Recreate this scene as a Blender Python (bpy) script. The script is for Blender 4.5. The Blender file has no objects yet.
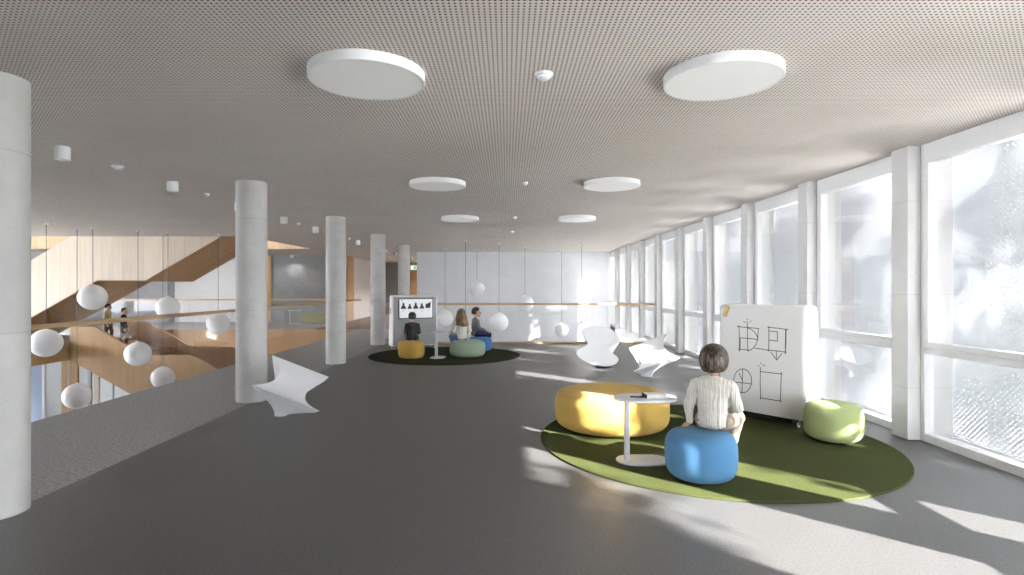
import bpy, bmesh, math, random
from mathutils import Vector, Matrix, noise
R = math.radians
PI = math.pi
sc = bpy.context.scene
COL = sc.collection
random.seed(7)
F = 568.9; VX = 507.0; VY = 287.5; EYE = 1.63; CEIL = 3.147

# ------------------------------------------------------------------ helpers
def obj(name, bm_or_me, mat=None, parent=None, smooth=None):
    if isinstance(bm_or_me, bmesh.types.BMesh):
        me = bpy.data.meshes.new(name)
        bmesh.ops.recalc_face_normals(bm_or_me, faces=bm_or_me.faces[:])
        bm_or_me.to_mesh(me); bm_or_me.free()
    else:
        me = bm_or_me
    o = bpy.data.objects.new(name, me); COL.objects.link(o)
    if mat is not None:
        for m in (mat if isinstance(mat, (list, tuple)) else [mat]):
            me.materials.append(m)
    if smooth is not None:
        me.polygons.foreach_set('use_smooth', [True]*len(me.polygons))
        if smooth < 180:
            me.set_sharp_from_angle(angle=R(smooth))
    if parent is not None:
        o.parent = parent
    return o

def tag(o, label=None, cat=None, group=None, kind=None):
    if label: o['label'] = label
    if cat: o['category'] = cat
    if group: o['group'] = group
    if kind: o['kind'] = kind
    return o

def empty(name, loc=(0,0,0), rz=0.0, label=None, cat=None, group=None, kind=None):
    o = bpy.data.objects.new(name, None); COL.objects.link(o)
    o.empty_display_size = 0.1
    o.location = loc; o.rotation_euler = (0,0,rz)
    return tag(o, label, cat, group, kind)

def dup(o, parent=None, loc=None, rz=None, label=None, keep_label=True):
    c = o.copy(); COL.objects.link(c)
    if parent is not None: c.parent = parent
    if loc is not None: c.location = loc
    if rz is not None: c.rotation_euler = (0,0,rz)
    if label: c['label'] = label
    for ch in list(o.children):
        dup(ch, c)
    return c

def structure(o):
    o['kind'] = 'structure'
    return o

def add_box(bm, x0, x1, y0, y1, z0, z1, mi=0, M=None):
    co = [(x0,y0,z0),(x1,y0,z0),(x1,y1,z0),(x0,y1,z0),(x0,y0,z1),(x1,y0,z1),(x1,y1,z1),(x0,y1,z1)]
    vs = [bm.verts.new((M @ Vector(c)) if M else c) for c in co]
    for f in ((0,3,2,1),(4,5,6,7),(0,1,5,4),(1,2,6,5),(2,3,7,6),(3,0,4,7)):
        bm.faces.new([vs[i] for i in f]).material_index = mi
    return vs

def bevel(bm, w, seg=2, ang=30):
    bmesh.ops.remove_doubles(bm, verts=bm.verts[:], dist=1e-6)
    bm.normal_update()
    es = [e for e in bm.edges if len(e.link_faces) == 2 and e.calc_face_angle(0) > R(ang)]
    if es:
        bmesh.ops.bevel(bm, geom=es, offset=w, segments=seg, profile=0.5, affect='EDGES', clamp_overlap=True)
    return bm

def box(x0, x1, y0, y1, z0, z1, bev=0, seg=2):
    bm = bmesh.new(); add_box(bm, x0, x1, y0, y1, z0, z1)
    if bev: bevel(bm, bev, seg)
    return bm

def add_lathe(bm, prof, n=48, c=(0,0,0), sx=1.0, sy=1.0, M=None, mi=0):
    rings = []
    for r, z in prof:
        if r < 1e-6:
            p = Vector((c[0], c[1], c[2]+z)); rings.append([bm.verts.new(M @ p if M else p)])
        else:
            ring = []
            for i in range(n):
                a = 2*PI*i/n
                p = Vector((c[0]+r*sx*math.cos(a), c[1]+r*sy*math.sin(a), c[2]+z))
                ring.append(bm.verts.new(M @ p if M else p))
            rings.append(ring)
    for a, b in zip(rings[:-1], rings[1:]):
        for i in range(n):
            j = (i+1) % n
            if len(a) == 1 and len(b) == 1: continue
            if len(a) == 1: f = bm.faces.new((a[0], b[i], b[j]))
            elif len(b) == 1: f = bm.faces.new((a[i], a[j], b[0]))
            else: f = bm.faces.new((a[i], a[j], b[j], b[i]))
            f.material_index = mi
    return bm

def lathe(prof, n=48, **k):
    return add_lathe(bmesh.new(), prof, n, **k)

def add_tube(bm, pts, r, n=8, caps=True):
    pts = [Vector(p) for p in pts]
    rings = []
    up = Vector((0,0,1))
    prev = None
    for i, p in enumerate(pts):
        if i == 0: d = pts[1]-pts[0]
        elif i == len(pts)-1: d = pts[-1]-pts[-2]
        else: d = (pts[i+1]-pts[i-1])
        d.normalize()
        if prev is None:
            a = d.orthogonal().normalized()
        else:
            a = (prev - d*prev.dot(d)).normalized()
        prev = a
        b = d.cross(a)
        rr = r[i] if isinstance(r, (list, tuple)) else r
        rings.append([bm.verts.new(p + a*rr*math.cos(2*PI*k/n) + b*rr*math.sin(2*PI*k/n)) for k in range(n)])
    for A, B in zip(rings[:-1], rings[1:]):
        for k in range(n):
            bm.faces.new((A[k], A[(k+1)%n], B[(k+1)%n], B[k]))
    if caps:
        bm.faces.new(rings[0][::-1]); bm.faces.new(rings[-1])
    return bm

def add_prism(bm, poly, axis, a, b, mi=0):
    """extrude polygon [(u,v)...] along axis: 'y' -> (u,a..b,v), 'z' -> (u,v,a..b), 'x' -> (a..b,u,v)"""
    def P(u, v, t):
        return {'y': (u,t,v), 'z': (u,v,t), 'x': (t,u,v)}[axis]
    A = [bm.verts.new(P(u,v,a)) for u,v in poly]
    B = [bm.verts.new(P(u,v,b)) for u,v in poly]
    bm.faces.new(A).material_index = mi; bm.faces.new(B[::-1]).material_index = mi
    n = len(poly)
    for i in range(n):
        bm.faces.new((A[i], B[i], B[(i+1)%n], A[(i+1)%n])).material_index = mi
    return bm

def prism(poly, axis, a, b):
    bm = add_prism(bmesh.new(), poly, axis, a, b)
    bmesh.ops.triangulate(bm, faces=[f for f in bm.faces if len(f.verts) > 4])
    return bm

def pill(L, W, n=14):
    """outline of a stadium of overall length L (x) and width W (y)"""
    r = W/2; d = L/2 - r
    pts = [(d + r*math.cos(a), r*math.sin(a)) for a in [(-PI/2 + PI*i/n) for i in range(n+1)]]
    pts += [(-d + r*math.cos(a), r*math.sin(a)) for a in [(PI/2 + PI*i/n) for i in range(n+1)]]
    return pts

# ------------------------------------------------------------------ materials
def srgb(r, g, b):
    def f(c):
        c /= 255.0
        return c/12.92 if c <= 0.04045 else ((c+0.055)/1.055)**2.4
    return (f(r), f(g), f(b), 1)

class NT:
    def __init__(self, name):
        self.m = bpy.data.materials.new(name); self.m.use_nodes = True
        self.t = self.m.node_tree; self.t.nodes.clear()
        self.out = self.n('ShaderNodeOutputMaterial')
    def n(self, kind, **kw):
        x = self.t.nodes.new(kind)
        for k, v in kw.items():
            if k.startswith('i_'):
                x.inputs[k[2:].replace('_', ' ')].default_value = v
            else:
                setattr(x, k, v)
        return x
    def l(self, a, b): self.t.links.new(a, b)
    def coords(self, scale=(1,1,1), world=False):
        mp = self.n('ShaderNodeMapping')
        mp.inputs['Scale'].default_value = scale
        if world:
            g = self.n('ShaderNodeNewGeometry'); self.l(g.outputs['Position'], mp.inputs['Vector'])
        else:
            tc = self.n('ShaderNodeTexCoord'); self.l(tc.outputs['Object'], mp.inputs['Vector'])
        return mp.outputs['Vector']
    def noise(self, vec, scale, detail=3, rough=.55):
        x = self.n('ShaderNodeTexNoise'); x.inputs['Scale'].default_value = scale
        x.inputs['Detail'].default_value = detail; x.inputs['Roughness'].default_value = rough
        self.l(vec, x.inputs['Vector']); return x.outputs['Fac']
    def ramp(self, fac, stops):
        x = self.n('ShaderNodeValToRGB'); e = x.color_ramp.elements
        while len(e) < len(stops): e.new(0.5)
        for q, (p, c) in zip(e, stops): q.position = p; q.color = c
        self.l(fac, x.inputs['Fac']); return x.outputs['Color']
    def mix(self, fac, a, b, mode='MIX'):
        x = self.n('ShaderNodeMix'); x.data_type = 'RGBA'; x.blend_type = mode
        for s, v in (('Factor', fac), ('A', a), ('B', b)):
            i = [k for k in x.inputs if k.name == s and (k.type == 'RGBA' or (s == 'Factor' and k.type == 'VALUE'))][0]
            if hasattr(v, 'links'): self.l(v, i)
            else: i.default_value = v
        return [k for k in x.outputs if k.type == 'RGBA'][0]
    def math(self, op, a, b=None):
        x = self.n('ShaderNodeMath'); x.operation = op
        for i, v in enumerate((a, b)):
            if v is None: continue
            if hasattr(v, 'links'): self.l(v, x.inputs[i])
            else: x.inputs[i].default_value = v
        return x.outputs[0]
    def bump(self, h, strength=.2, dist=.01):
        x = self.n('ShaderNodeBump'); x.inputs['Strength'].default_value = strength; x.inputs['Distance'].default_value = dist
        self.l(h, x.inputs['Height']); return x.outputs['Normal']
    def pbr(self, color, rough=.6, metal=0, bump=None, spec=.4, sheen=0):
        p = self.n('ShaderNodeBsdfPrincipled')
        if hasattr(color, 'links'): self.l(color, p.inputs['Base Color'])
        else: p.inputs['Base Color'].default_value = color
        p.inputs['Roughness'].default_value = rough; p.inputs['Metallic'].default_value = metal
        p.inputs['Specular IOR Level'].default_value = spec
        if sheen: p.inputs['Sheen Weight'].default_value = sheen
        if bump is not None: self.l(bump, p.inputs['Normal'])
        self.l(p.outputs[0], self.out.inputs['Surface']); self.p = p
        return self.m

def plain(name, c, rough=.5, metal=0, spec=.4, var=.05, scale=20):
    t = NT(name); v = t.coords()
    f = t.noise(v, scale)
    d = tuple(max(0, x*(1-var)) for x in c[:3])+(1,); u = tuple(min(1, x*(1+var)) for x in c[:3])+(1,)
    return t.pbr(t.ramp(f, [(.3, d), (.7, u)]), rough, metal, None, spec)

def fabric(name, c, scale=500, var=.16, bump=.35, rough=.9, big=.08):
    t = NT(name); v = t.coords()
    f = t.noise(v, scale, 2); g = t.noise(v, 9, 3)
    d = tuple(x*(1-var) for x in c[:3])+(1,); u = tuple(min(1, x*(1+var)) for x in c[:3])+(1,)
    col = t.ramp(f, [(.3, d), (.7, u)])
    col = t.mix(t.math('MULTIPLY', g, big*2), col, tuple(x*.7 for x in c[:3])+(1,))
    return t.pbr(col, rough, 0, t.bump(f, bump, .004), .15, .06)

def carpet(name, c, var=.5, scale=170, spec=.25, rough=.85, sheen=0, bump=.5):
    t = NT(name); v = t.coords()
    f = t.noise(v, scale, 3, .7); g = t.noise(v, 1.2, 3)
    d = tuple(x*(1-var) for x in c[:3])+(1,); u = tuple(x*(1+var) for x in c[:3])+(1,)
    col = t.ramp(f, [(.25, d), (.75, u)])
    col = t.mix(t.math('MULTIPLY', g, .25), col, tuple(x*.75 for x in c[:3])+(1,))
    return t.pbr(col, rough, 0, t.bump(f, bump, .01), spec, sheen)

def wood(name, c1, c2, stretch=(1,1,.08), scale=14, board=None, axis='X', rough=.5):
    t = NT(name); v = t.coords(stretch)
    f = t.noise(v, scale, 5, .6); f2 = t.noise(v, scale*5, 3, .6)
    col = t.ramp(t.math('ADD', t.math('MULTIPLY', f, .7), t.math('MULTIPLY', f2, .3)), [(.32, c1), (.68, c2)])
    if board:
        w = t.coords(); s = t.n('ShaderNodeSeparateXYZ'); t.l(w, s.inputs[0])
        q = t.math('DIVIDE', s.outputs[axis], board)
        fl = t.math('FLOOR', q)
        wn = t.n('ShaderNodeTexWhiteNoise'); wn.noise_dimensions = '1D'; t.l(fl, wn.inputs['W'])
        col = t.mix(t.math('MULTIPLY', wn.outputs['Value'], .35), col, tuple(x*.72 for x in c1[:3])+(1,))
        fr = t.math('FRACT', q)
        seam = t.math('LESS_THAN', fr, .018)
        col = t.mix(t.math('MULTIPLY', seam, .45), col, tuple(x*.4 for x in c1[:3])+(1,))
    return t.pbr(col, rough, 0, t.bump(f2, .05, .004), .35)

def concrete(name, c, var=.16, joint=None, rough=.75, scale=2.2):
    t = NT(name); v = t.coords()
    f = t.noise(v, scale, 6, .65); g = t.noise(v, 45, 4, .7)
    d = tuple(x*(1-var) for x in c[:3])+(1,); u = tuple(min(1, x*(1+var)) for x in c[:3])+(1,)
    col = t.ramp(f, [(.3, d), (.7, u)])
    col = t.mix(t.math('MULTIPLY', g, .22), col, tuple(x*.75 for x in c[:3])+(1,))
    s = t.n('ShaderNodeSeparateXYZ'); t.l(v, s.inputs[0])
    if joint:
        for ax, pitch, off in joint:
            q = t.math('FRACT', t.math('DIVIDE', t.math('ADD', s.outputs[ax], off), pitch))
            ln = t.math('LESS_THAN', q, .010/pitch)
            col = t.mix(t.math('MULTIPLY', ln, .28), col, tuple(x*.5 for x in c[:3])+(1,))
    # pin holes / blow holes
    vo = t.n('ShaderNodeTexVoronoi'); vo.inputs['Scale'].default_value = 9; t.l(v, vo.inputs['Vector'])
    pit = t.math('LESS_THAN', vo.outputs['Distance'], .06)
    col = t.mix(t.math('MULTIPLY', pit, .3), col, tuple(x*.5 for x in c[:3])+(1,))
    return t.pbr(col, rough, 0, t.bump(g, .12, .01), .3)

def perforated_ceiling():
    t = NT('perforated_ceiling'); v = t.coords()
    s = t.n('ShaderNodeSeparateXYZ'); t.l(v, s.inputs[0])
    pitch = .031
    d = []
    for ax in ('X', 'Y'):
        q = t.math('FRACT', t.math('ADD', t.math('DIVIDE', s.outputs[ax], pitch), 1000.5))
        d.append(t.math('POWER', t.math('SUBTRACT', q, .5), 2.0))
    r = t.math('SQRT', t.math('ADD', d[0], d[1]))
    hole = t.math('LESS_THAN', r, .235)
    f = t.noise(v, .6, 3)
    base = t.ramp(f, [(.3, (.66,.60,.56,1)), (.7, (.72,.66,.62,1))])
    col = t.mix(hole, base, (.045,.038,.033,1))
    return t.pbr(col, .8, 0, None, .2)

def hair_mat(name, dark, light):
    t = NT(name)
    f = t.noise(t.coords((1,1,.06)), 95, 3, .6)
    f2 = t.noise(t.coords((1,1,.25)), 22, 2)
    col = t.ramp(t.math('ADD', t.math('MULTIPLY', f, .65), t.math('MULTIPLY', f2, .35)), [(.47, dark), (.63, light)])
    return t.pbr(col, .42, 0, t.bump(f, .4, .004), .45)

def knit_mat(name, c):
    t = NT(name); v = t.coords()
    s = t.n('ShaderNodeSeparateXYZ'); t.l(v, s.inputs[0])
    w = t.n('ShaderNodeTexWave'); w.inputs['Scale'].default_value = 22; w.inputs['Distortion'].default_value = 1.2
    w.inputs['Detail'].default_value = 2; w.bands_direction = 'X'; t.l(v, w.inputs['Vector'])
    f = t.noise(v, 160, 3)
    h = t.math('ADD', t.math('MULTIPLY', w.outputs['Fac'], .6), t.math('MULTIPLY', f, .4))
    col = t.ramp(h, [(.2, tuple(x*.78 for x in c[:3])+(1,)), (.7, c)])
    return t.pbr(col, .95, 0, t.bump(h, .6, .008), .15, .3)

def glass_mat(name, refl=.06, tint=(1,1,1,1)):
    t = NT(name)
    a = t.n('ShaderNodeBsdfTransparent'); a.inputs[0].default_value = tint
    g = t.n('ShaderNodeBsdfGlossy'); g.inputs['Roughness'].default_value = .02
    lw = t.n('ShaderNodeLayerWeight'); lw.inputs['Blend'].default_value = .15
    fac = t.math('ADD', t.math('MULTIPLY', lw.outputs['Fresnel'], .3), refl*.2)
    mx = t.n('ShaderNodeMixShader'); t.l(fac, mx.inputs[0]); t.l(a.outputs[0], mx.inputs[1]); t.l(g.outputs[0], mx.inputs[2])
    t.l(mx.outputs[0], t.out.inputs['Surface'])
    return t.m

def screen_mat():
    """white perforated sun screen: staggered round holes in a slightly translucent sheet"""
    t = NT('perforated_screen'); v = t.coords()
    s = t.n('ShaderNodeSeparateXYZ'); t.l(v, s.inputs[0])
    p = .055
    def cell(off):
        qy = t.math('SUBTRACT', t.math('FRACT', t.math('ADD', t.math('DIVIDE', s.outputs['Y'], p), 500.0+off)), .5)
        qz = t.math('SUBTRACT', t.math('FRACT', t.math('ADD', t.math('DIVIDE', s.outputs['Z'], p), 500.0+off)), .5)
        return t.math('SQRT', t.math('ADD', t.math('POWER', qy, 2.0), t.math('POWER', qz, 2.0)))
    h = t.math('MAXIMUM', t.math('LESS_THAN', cell(0), .088), t.math('LESS_THAN', cell(.5), .088))
    d = t.n('ShaderNodeBsdfDiffuse'); d.inputs[0].default_value = (.40,.40,.42,1)
    r = t.n('ShaderNodeBsdfTranslucent'); r.inputs[0].default_value = (.84,.86,.90,1)
    m1 = t.n('ShaderNodeMixShader'); m1.inputs[0].default_value = .155; t.l(d.outputs[0], m1.inputs[1]); t.l(r.outputs[0], m1.inputs[2])
    tr = t.n('ShaderNodeBsdfTransparent')
    m2 = t.n('ShaderNodeMixShader'); t.l(h, m2.inputs[0]); t.l(m1.outputs[0], m2.inputs[1]); t.l(tr.outputs[0], m2.inputs[2])
    t.l(m2.outputs[0], t.out.inputs['Surface'])
    return t.m

def emissive(name, c, e, strength):
    t = NT(name); m = t.pbr(c, .4)
    t.p.inputs['Emission Color'].default_value = e; t.p.inputs['Emission Strength'].default_value = strength
    return m

M = {}
M['ceiling'] = perforated_ceiling()
M['carpet'] = carpet('dark_grey_carpet', (.080,.079,.080,1), .6, 60, 1.0, .40, 0, .15)
M['terrazzo'] = carpet('speckled_grey_floor', (.37,.365,.36,1), .6, 38, .3, .7)
M['floor_pale'] = carpet('pale_grey_floor', (.34,.335,.33,1), .12, 60, .3, .5)
M['floor_brown'] = wood('dark_timber_floor', (.13,.095,.075,1), (.2,.15,.12,1), (.1,1,1), 14)
M['col'] = concrete('column_concrete', (.50,.49,.475,1), .12, [('Z', 1.30, .0)])
M['conc_dark'] = concrete('dark_concrete', (.26,.265,.275,1), .12)
M['conc_white'] = concrete('pale_concrete', (.66,.665,.69,1), .05, [('X', 1.9, 10.2), ('Z', 1.5, 5)])
M['white_wall'] = plain('white_wall', (.68,.68,.69,1), .7, var=.03, scale=3)
M['grey_wall'] = concrete('blue_grey_wall', (.42,.43,.46,1), .08)
M['white'] = plain('white_lacquer', (.78,.78,.79,1), .4, var=.02)
M['table'] = plain('cool_white_steel', (.60,.61,.66,1), .4, var=.02)
M['frame'] = plain('white_frame', (.86,.86,.87,1), .45, var=.02)
M['pillar'] = concrete('pale_pillar', (.74,.735,.73,1), .05, [('Z', 1.0, .45)])
M['metal'] = plain('satin_metal', (.45,.45,.46,1), .35, .8)
M['cord'] = plain('grey_cord', (.10,.10,.105,1), .6)
M['dark'] = plain('black_plastic', (.015,.015,.017,1), .5)
M['dark_base'] = plain('dark_underside', (.02,.02,.02,1), .8)  # near-black finish of the pouf and whiteboard bases
M['wood_lit'] = wood('lit_wood', (.60,.50,.40,1), (.72,.63,.53,1), (1,1,.07), 9, .62, 'X')  # same stair wood as the oak, brighter light painted in as paler tone
M['oak'] = wood('oak_veneer', (.36,.215,.10,1), (.47,.30,.155,1), (1,1,.07), 12, .30, 'X')
M['ash'] = wood('ash_veneer', (.42,.31,.19,1), (.52,.39,.25,1), (1,1,.07), 10, .5, 'X')
M['oak_run'] = wood('oak_soffit', (.36,.21,.09,1), (.48,.30,.15,1), (.06,1,1), 12, .26, 'Y')
M['oak_warm'] = wood('warm_oak', (.46,.28,.13,1), (.58,.37,.19,1), (1,1,.07), 10, .35, 'X')
M['rail'] = wood('rail_oak', (.42,.27,.14,1), (.56,.38,.21,1), (.1,.1,1), 16)
M['glass'] = glass_mat('clear_glass')
M['window_glass'] = glass_mat('window_glass', .04)
M['screen'] = screen_mat()
M['globe'] = emissive('opal_globe', (.70,.70,.71,1), (1,.99,.98,1), .02)
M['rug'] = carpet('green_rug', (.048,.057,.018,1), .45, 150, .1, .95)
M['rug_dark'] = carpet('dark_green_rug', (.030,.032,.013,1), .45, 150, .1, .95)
M['yellow'] = fabric('yellow_fabric', (.50,.325,.085,1))
M['ochre'] = fabric('ochre_fabric', (.46,.29,.07,1))
M['blue'] = fabric('blue_fabric', (.085,.215,.39,1))
M['blue_deep'] = fabric('deep_blue_fabric', (.07,.19,.46,1))
M['green'] = fabric('sage_fabric', (.40,.47,.22,1))
M['mint'] = fabric('grey_green_fabric', (.34,.42,.31,1))
M['olive'] = fabric('olive_fabric', (.32,.33,.14,1))
M['shell'] = plain('white_moulded_plastic', (.74,.74,.76,1), .45, var=.015, scale=4)
M['board'] = plain('whiteboard_surface', (.76,.755,.755,1), .35, var=.01, scale=3)
M['felt'] = fabric('grey_felt', (.45,.45,.45,1), 300, .12)
M['ink'] = plain('black_ink', (.02,.02,.022,1), .6)
M['screen_lit'] = emissive('display_picture', (.7,.7,.7,1), (.95,.97,1,1), .07)
M['silhouette'] = plain('black_picture', (.01,.01,.01,1), .4)
M['grey_print'] = plain('grey_print', (.45,.45,.46,1), .6)
M['leather'] = plain('tan_wood_grip', (.60,.40,.16,1), .5)
M['exit_green'] = emissive('exit_green', (.05,.35,.2,1), (.1,.6,.35,1), .25)
M['exit_white'] = emissive('exit_white', (.7,.75,.7,1), (.8,.9,.8,1), .2)
M['bark'] = plain('bark', (.12,.09,.06,1), .9)
M['leaf'] = plain('leaf', (.10,.17,.05,1), .6, var=.3)
M['ground'] = carpet('pale_paving', (.62,.61,.59,1), .1, 20, .2, .9)
M['skin'] = plain('skin', (.52,.30,.20,1), .5, var=.06)
M['skin_fair'] = plain('fair_skin', (.62,.40,.30,1), .5, var=.06)
M['knit'] = knit_mat('cream_knit', (.74,.70,.64,1))
M['beige'] = fabric('beige_trousers', (.32,.26,.205,1), 300)
M['charcoal'] = fabric('charcoal_jersey', (.045,.043,.045,1), 300)
M['offwhite'] = fabric('offwhite_jersey', (.70,.66,.60,1), 300, .06)
M['greymarl'] = fabric('grey_marl', (.17,.16,.155,1), 300)
M['denim'] = fabric('blue_denim', (.12,.22,.40,1), 300)
M['navy'] = fabric('navy_trousers', (.018,.025,.06,1), 300)
M['paleyellow'] = fabric('pale_yellow_jersey', (.62,.50,.26,1), 300)
M['brown'] = fabric('brown_trousers', (.13,.085,.05,1), 300)
M['black_cloth'] = fabric('black_jersey', (.015,.016,.022,1), 300)
M['shoe'] = plain('white_trainer', (.55,.54,.52,1), .6)
M['shoe_dark'] = plain('dark_trainer', (.05,.045,.04,1), .6)
M['hair_bob'] = hair_mat('brown_bob_hair', (.016,.011,.008,1), (.26,.175,.115,1))
M['hair_blond'] = hair_mat('blond_hair', (.15,.085,.035,1), (.42,.28,.14,1))
M['hair_brown'] = hair_mat('brown_hair', (.022,.013,.009,1), (.075,.045,.028,1))
M['hair_black'] = hair_mat('black_hair', (.006,.005,.005,1), (.03,.024,.02,1))
M['eye'] = plain('eye', (.03,.02,.015,1), .2)
M['lip'] = plain('lip', (.42,.16,.13,1), .5)

# ------------------------------------------------------------------ setting
XR = 4.28                       # room face of the window pillars
XW = 4.47                       # window plane
XV = -5.76                      # edge of the stair void
XC = -3.62                      # carpet edge
YV = 16.6                       # edge of the far void
YF = 24.3                       # far wall
PIT = 2.035
PY0 = 6.08

bm = bmesh.new()
add_box(bm, XC, 4.60, -6.0, YV, -.5, 0)
structure(obj('floor', bm, M['carpet']))
bm = bmesh.new()
add_box(bm, XV, XC, -6.0, YV, -.5, 0)
add_box(bm, XV, -3.85, YV, 22.3, -.5, 0)
add_box(bm, -13.1, XV, -6.0, 3.2, -.5, 0)
structure(obj('floor_left', bm, M['terrazzo']))
bm = bmesh.new()
add_box(bm, -20, -7.7, 22.34, 27.0, -.5, 0)
add_box(bm, -20, -13.14, -6, 22.34, -.5, 0)
structure(obj('floor_landing', bm, M['floor_pale']))
structure(obj('floor_corridor', box(-7.7, -3.85, 22.34, 34.6, -.5, 0), M['floor_brown']))
structure(obj('floor_lower', box(-20, 4.6, -6, 34.6, -4.6, -4.3), M['floor_pale']))

bm = bmesh.new()
add_box(bm, -7.7, 4.62, -6, 34.7, CEIL, CEIL+.4)
add_box(bm, -20.2, -7.7, -6, 16.9, CEIL, CEIL+.4)
add_box(bm, -20.2, -7.7, 22.4, 34.7, CEIL, CEIL+.4)
structure(obj('ceiling', bm, M['ceiling']))

# walls
structure(obj('wall_far', box(-3.85, 4.6, YF, YF+.3, -4.3, CEIL), M['conc_white']))
structure(obj('wall_far_side', box(-3.85, -3.6, YF+.3, 34.5, 0, CEIL), M['white_wall']))
bm = bmesh.new()      # unseen wall behind the camera with one window added for fill light
add_box(bm, -20.2, 4.62, -6.2, -6, -4.6, -.0); add_box(bm, -20.2, 4.62, -6.2, -6, CEIL-.12, CEIL+.4)
structure(obj('wall_back', bm, M['white_wall']))
structure(obj('wall_back_inner', box(-20.2, 2.12, -6.15, -6, 0, CEIL-.12), M['white_wall']))
for k in range(9, 10):
    w = structure(empty('window_%d' % (60+k), (-20.2+k*2.48, -6.1, 0)))
    bm = bmesh.new(); h = CEIL-.12
    for a, b, c, d in ((0,2.48,0,.08),(0,2.48,h-.08,h),(0,.08,.08,h-.08),(2.40,2.48,.08,h-.08)):
        add_box(bm, a, b, -.05, .05, c, d)
    obj('frame', bm, M['frame'], w); obj('pane', box(.08, 2.40, -.005, .005, .08, h-.08), M['window_glass'], w)
structure(obj('wall_corridor', box(-7.9, -7.7, 26.9, 34.5, 0, CEIL), M['white_wall']))
structure(obj('wall_corridor_end', box(-7.9, -3.6, 34.5, 34.7, 0, CEIL), M['conc_dark']))
structure(obj('wall_concrete', box(-11.13, -7.9, 26.9, 27.1, 0, CEIL), M['conc_dark']))
structure(obj('wall_landing_white', box(-15.65, -11.35, 26.8, 27.1, 0, CEIL), M['white_wall']))
structure(obj('wall_landing_grey', box(-20, -15.95, 26.8, 27.1, 0, CEIL), M['grey_wall']))
structure(obj('trim_1', box(-15.95, -15.65, 26.78, 27.1, 0, CEIL), M['conc_dark']))
structure(obj('trim_2', box(-11.35, -11.13, 26.78, 27.1, 0, CEIL), M['oak_warm']))
# doors in corridor
d1 = structure(obj('door_1', box(-7.7, -7.66, 27.3, 28.45, 0, CEIL-.02), M['oak_warm']))
bm = bmesh.new(); add_tube(bm, [(-7.66, 28.3, 1.0), (-7.60, 28.3, 1.0), (-7.60, 28.3, 1.35), (-7.66, 28.3, 1.35)], .015)
obj('door_handle', bm, M['metal'], d1, 60)
structure(obj('door_2', box(-6.1, -3.86, 34.42, 34.5, 0, CEIL-.01), M['oak']))
# unseen stairwell top; roof and front wall added against sun, back partly open
structure(obj('wall_stairwell', box(-20.2, -7.7, 22.4, 22.7, CEIL+.4, 5.2), M['white_wall']))
structure(obj('wall_sun_block', box(-20.2, -7.4, 16.7, 16.9, CEIL+.4, 7.5), M['white_wall']))
structure(obj('ceiling_sun_block', box(-20.2, -7.4, 16.7, 22.7, 7.5, 7.7), M['white_wall']))
structure(obj('wall_stairwell_right', box(-7.7, -7.4, 16.9, 22.7, CEIL+.4, 7.5), M['white_wall']))
structure(obj('trim_3', box(-20, -7.72, 22.36, 22.4, CEIL, CEIL+1.1), M['ash']))
# fascias of the landing edges round the stair void
structure(obj('trim_4', box(-13.1, XV, 22.28, 22.34, -1.06, -.005), M['oak_warm']))
structure(obj('trim_5', box(-13.14, -13.08, 3.2, 22.28, -.54, 0.0), M['oak']))
# lower storey wall with its doors and glazing
LW = 24.0
structure(obj('wall_lower', box(-20.2, -4, LW, LW+.2, -4.3, -.5), M['white_wall']))
def at(px, y): return (px-VX)*y/F
for i, (a, b, m) in enumerate(((62.5,68.3,'oak_warm'),(68.3,70.3,'grey_wall'),(70.3,79,'oak_warm'),(88.5,92,'grey_wall'),(94,100,'wood_lit'),(113,114.3,'grey_wall'))):
    structure(obj('trim_%d' % (6+i), box(at(a,LW), at(b,LW), LW-.06, LW, -4.3, -.55), M[m]))
w = structure(empty('window_30', (at(38,LW), LW-.05, -4.3)))
bm = bmesh.new(); x0 = at(25,LW)-at(38,LW); x1 = at(46,LW)-at(38,LW)
add_box(bm, x0, x1, -.03, .03, 3.5, 3.6); add_box(bm, x0, x1, -.03, .03, .0, .1); add_box(bm, x1-.1, x1, -.04, .03, .1, 3.5); add_box(bm, x0, x0+.1, -.04, .03, .1, 3.5)
obj('frame', bm, M['frame'], w); obj('pane', box(x0+.1, x1-.1, -.01, .01, .1, 3.5), plain('blue_glass', (.42,.48,.62,1), .2), w)
# left facade: unseen windows added to bring daylight into the atrium
bm = bmesh.new()
for z0, z1 in ((-4.6,-3.9),(-.7,.25),(2.85,CEIL+.4)):
    add_box(bm, -20.4, -20.2, -6.2, 34.7, z0, z1)
LEFTWIN = {(3,0),(4,0),(2,1),(3,1),(4,1)}
for k in range(8):
    y = -6.2 + k*5.06
    for q, (z0, z1) in enumerate(((-3.9,-.7),(.25,2.85))):
        add_box(bm, -20.4, -20.2, y, y+(.5 if (k,q) in LEFTWIN else 5.06), z0, z1)
structure(obj('wall_left', bm, M['white_wall']))
for k in range(2, 6):
    y = -6.2 + k*5.06 + .5
    for q, (z0, z1) in enumerate(((-3.9,-.7),(.25,2.85))):
        if (k,q) not in LEFTWIN: continue
        w = structure(empty('window_%d' % (40+k*2+(1 if z0 > 0 else 0)), (-20.3, y, z0)))
        bm = bmesh.new(); h = z1-z0
        for a, b, c, d in ((0,4.56,0,.08),(0,4.56,h-.08,h),(0,.08,.08,h-.08),(4.48,4.56,.08,h-.08),(2.24,2.32,.08,h-.08)):
            add_box(bm, -.04, .04, a, b, c, d)
        obj('frame', bm, M['frame'], w); obj('pane', box(-.005, .005, .08, 4.48, .08, h-.08), M['window_glass'], w)
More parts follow.
